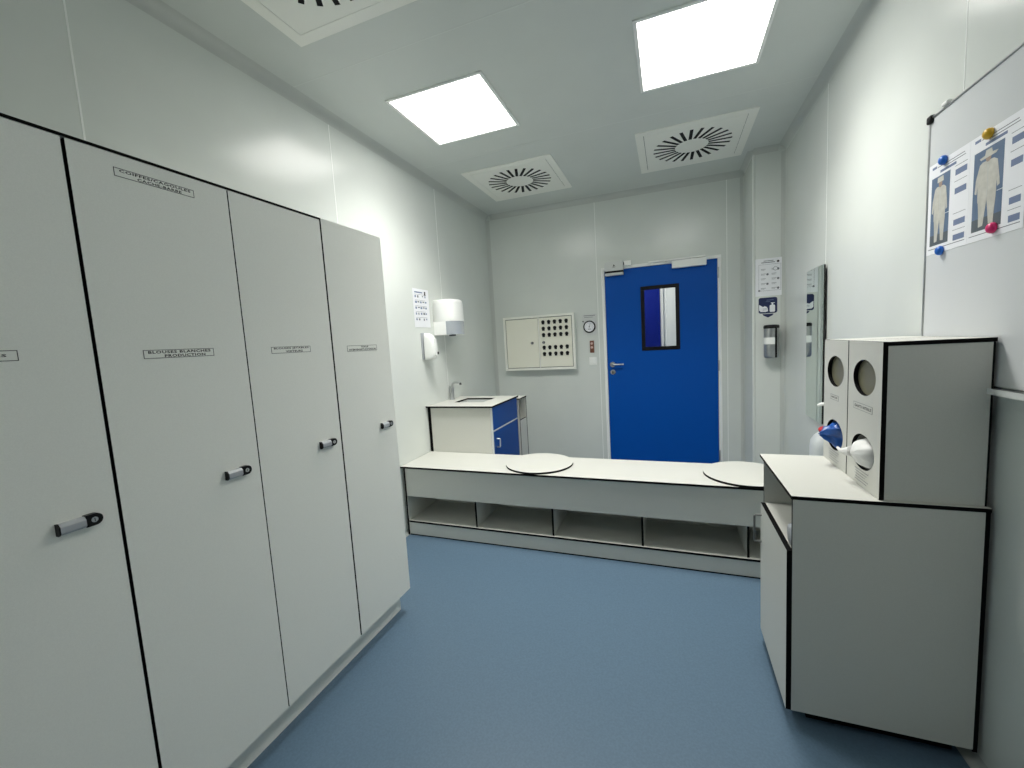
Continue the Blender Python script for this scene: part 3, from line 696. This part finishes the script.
# ------------------------------------------------------------------ jerrycan on the bench
jz = BZ+.001
t = thing('jerrycan', 'translucent white jerrycan with red cap standing on the bench end behind the dispensers', 'jerrycan', (2.672, 2.65, jz))
mb = MB(); n = 40; lv = []
for z, hw, hd_ in [(0, .066, .058), (.006, .074, .066), (.03, .077, .069), (.20, .077, .069), (.235, .074, .066), (.262, .060, .055), (.283, .040, .038), (.291, .022, .022), (.294, .018, .018)]:
    for q in range(n):
        a_ = 2*math.pi*q/n; ca, sa = math.cos(a_), math.sin(a_); e = .55
        lv.append((2.672+hw*math.copysign(abs(ca)**e, ca), 2.65+hd_*math.copysign(abs(sa)**e, sa), jz+z))
mb.add(lv, [(i*n+j, i*n+(j+1) % n, (i+1)*n+(j+1) % n, (i+1)*n+j) for i in range(8) for j in range(n)], 'jug', True)
mb.add(lv, [tuple(range(n))[::-1], tuple(range(8*n, 9*n))], 'jug')
mb.build('can_body', t)
MB().lathe([(.017, 0), (.020, .002), (.020, .020), (.016, .024)], (2.643, 2.62, jz+.294), (-.35, -.25, .9), 'red').build('cap', t, label='red screw cap')
mb = MB().lathe([(.021, 0), (.021, .028), (.012, .034), (.010, .06)], (2.685, 2.66, jz+.290), (0, 0, 1), 'white')
mb.tube([(2.685, 2.66, jz+.33), (2.685, 2.66, jz+.425), (2.675, 2.655, jz+.436), (2.640, 2.64, jz+.440), (2.618, 2.632, jz+.434)], [.008, .009, .010, .009, .006], 'white')
mb.build('pump', t, label='white pump head')

# ------------------------------------------------------------------ whiteboard, posters, magnets
WY0, WY1, WZB, WZT = .79, 1.968, 1.188, 2.078
t = thing('whiteboard', 'large whiteboard with thin grey frame on the right wall', 'whiteboard', (XR, (WY0+WY1)/2, WZB))
MB().box((XR-.008, WY0, WZB), (XR-.002, WY1, WZT), 'board').build('panel', t)
FW = Face((XR-.002, 0, 0), (0,-1,0), (-1,0,0))
FW.frame(MB(), -WY1-.004, WZB-.012, -WY0+.004, WZT+.004, .007, 'steel', 0, .010).build('frame', t, bevel=.002, label='thin aluminium frame')
for y in (WY1-.002, WY0+.002):
    MB().box((XR-.018, y-.016, WZT-.016), (XR-.001, y+.012, WZT+.011), 'black').build('corner_cap', t, bevel=.006, seg=3, label='dark grey plastic corner cap')
MB().box((XR-.045, WY0+.02, WZB-.018), (XR-.002, 1.555, WZB-.0125), 'ltgrey').box((XR-.045, WY0+.02, WZB-.0125), (XR-.042, 1.555, WZB-.002), 'ltgrey').build('pen_tray', t, label='pale pen tray')
MB().box((XR-.018, 1.860, WZT+.005), (XR-.002, 1.890, WZT+.016), 'white').build('hanging_clip', t, bevel=.003, label='small white clip on the top rail')

def poster(yl, w, ph_u, big, what):
    z0, z1 = 1.612, 1.916
    F = Face((XR-.0082, yl, 0), (0,-1,0), (-1,0,0)); mb = MB()
    F.rect(mb, 0, z0, w, z1, 'paper', 0, .0008); A, B, C = .0008, .0011, .0014
    u0, u1 = ph_u; F.rect(mb, u0, 1.640, u1, 1.868, 'photobg', A, B); F.rect(mb, u0, 1.640, u1, 1.675, 'photofl', B-.0001, B+.0001)
    F.rect(mb, .066, 1.876, .150, 1.884, 'inkblue', A, B)
    F.rect(mb, .05, 1.897, .190, 1.899, 'ink', A, B); F.rect(mb, .09, 1.889, .195, 1.891, 'ink', A, B); F.rect(mb, .02, 1.897, .045, 1.905, 'inkblue', A, B)
    ub = u1+.027; ue = w-.012
    for z in (1.848, 1.790, 1.692, 1.645): F.rect(mb, ub, z-.009, ue, z+.009, 'inkblue', A, B)
    for z in (1.868, 1.82, 1.72, 1.668): F.rect(mb, ub-.004, z, ue+.002, z+.0012, 'ink', A, B)
    F.rect(mb, u1-.02, 1.735, ub, 1.7365, 'paper', C+.0004, C+.0008)
    F.rect(mb, .01, 1.628, w-.01, 1.630, 'ink', A, B)
    cu = (u0+u1)/2; k = (u1-u0)/.120*1.0
    D0, D1 = B, C
    P = lambda L: [(cu+a*k, z) for a, z in L]
    F.poly(mb, P([(-.034, 1.828), (-.022, 1.833), (.022, 1.831), (.037, 1.822), (.047, 1.770), (.049, 1.752), (.040, 1.748), (.036, 1.770), (.036, 1.722), (-.038, 1.722), (-.040, 1.770), (-.044, 1.748), (-.052, 1.752), (-.048, 1.790)]), 'photofig', D0, D1)
    F.poly(mb, P([(-.036, 1.723), (.000, 1.723), (-.006, 1.690), (-.012, 1.652), (-.030, 1.650), (-.032, 1.690)]), 'photofig', D0, D1)
    F.poly(mb, P([(.000, 1.723), (.036, 1.723), (.032, 1.690), (.029, 1.650), (.011, 1.652), (.006, 1.690)]), 'photofig', D0, D1)
    F.disc(mb, cu, 1.840, .011*k, 'photoskin', D0, D1+.0001, 16, .012)
    if big: F.poly(mb, P([(-.036, 1.846), (-.014, 1.849), (-.010, 1.862), (.012, 1.862), (.016, 1.850), (.038, 1.848), (.030, 1.842), (-.030, 1.840)]), 'photofig', D0, D1+.0002)
    else: F.poly(mb, P([(-.020, 1.846), (-.018, 1.862), (.018, 1.863), (.020, 1.846)]), 'photofig', D0, D1+.0002)
    for a in (-.001, .001): F.rect(mb, cu+a-.0004, 1.73, cu+a+.0004, 1.82, 'ltgrey', D1, D1+.0002)
    tag(mb.build('dress_code_poster'), what, 'poster', 'dress code posters on the whiteboard')
poster(1.963, .216, (.019, .121), False, 'dress code poster on the whiteboard held by two blue magnets')
poster(1.746, .222, (.020, .142), True, 'dress code poster on the whiteboard held by yellow and pink magnets')
def magnet(y, z, m, what):
    o = MB().lathe([(.0135, 0), (.0152, .002), (.0150, .007), (.0125, .012), (.0075, .0155), (.002, .0165)], (XR-.0100, y, z), (-1, 0, 0), m, 24).build('magnet')
    tag(o, what, 'magnet', 'round magnets on the whiteboard')
magnet(1.872, 1.909, 'mblue', 'blue round magnet at the top of the left poster')
magnet(1.871, 1.616, 'mblue', 'blue round magnet at the bottom of the left poster')
magnet(1.660, 1.903, 'myel', 'yellow round magnet at the top of the right poster')
magnet(1.627, 1.635, 'mpink', 'pink round magnet at the bottom of the right poster')

# ------------------------------------------------------------------ camera, world, view
cd = bpy.data.cameras.new('camera'); cam = bpy.data.objects.new('camera', cd); COL.objects.link(cam)
cd.sensor_width = 36; cd.lens = 36*417.2386/1024; cd.clip_start = .02
yaw, pitch, roll = .3647, -.0988, -.0584
f = Vector((-math.sin(yaw)*math.cos(pitch), math.cos(yaw)*math.cos(pitch), math.sin(pitch))); r = Vector((math.cos(yaw), math.sin(yaw), 0)); u = r.cross(f)
ca, sa = math.cos(roll), math.sin(roll); r2 = r*ca+u*sa; u2 = u*ca-r*sa
mw = Matrix((( r2.x, u2.x, -f.x, 1.8851), (r2.y, u2.y, -f.y, 0), (r2.z, u2.z, -f.z, 1.3909), (0, 0, 0, 1)))
cam.matrix_world = mw
SC.camera = cam
wd = bpy.data.worlds.new('world'); wd.use_nodes = True; SC.world = wd
wd.node_tree.nodes['Background'].inputs[0].default_value = (0, 0, 0, 1)
SC.view_settings.view_transform = 'Standard'; SC.view_settings.look = 'None'; SC.view_settings.gamma = 1
SC.view_settings.use_curve_mapping = False; SC.view_settings.exposure = .93
SC.cycles.max_bounces = 16; SC.cycles.diffuse_bounces = 10
SC.cycles.use_denoising = True
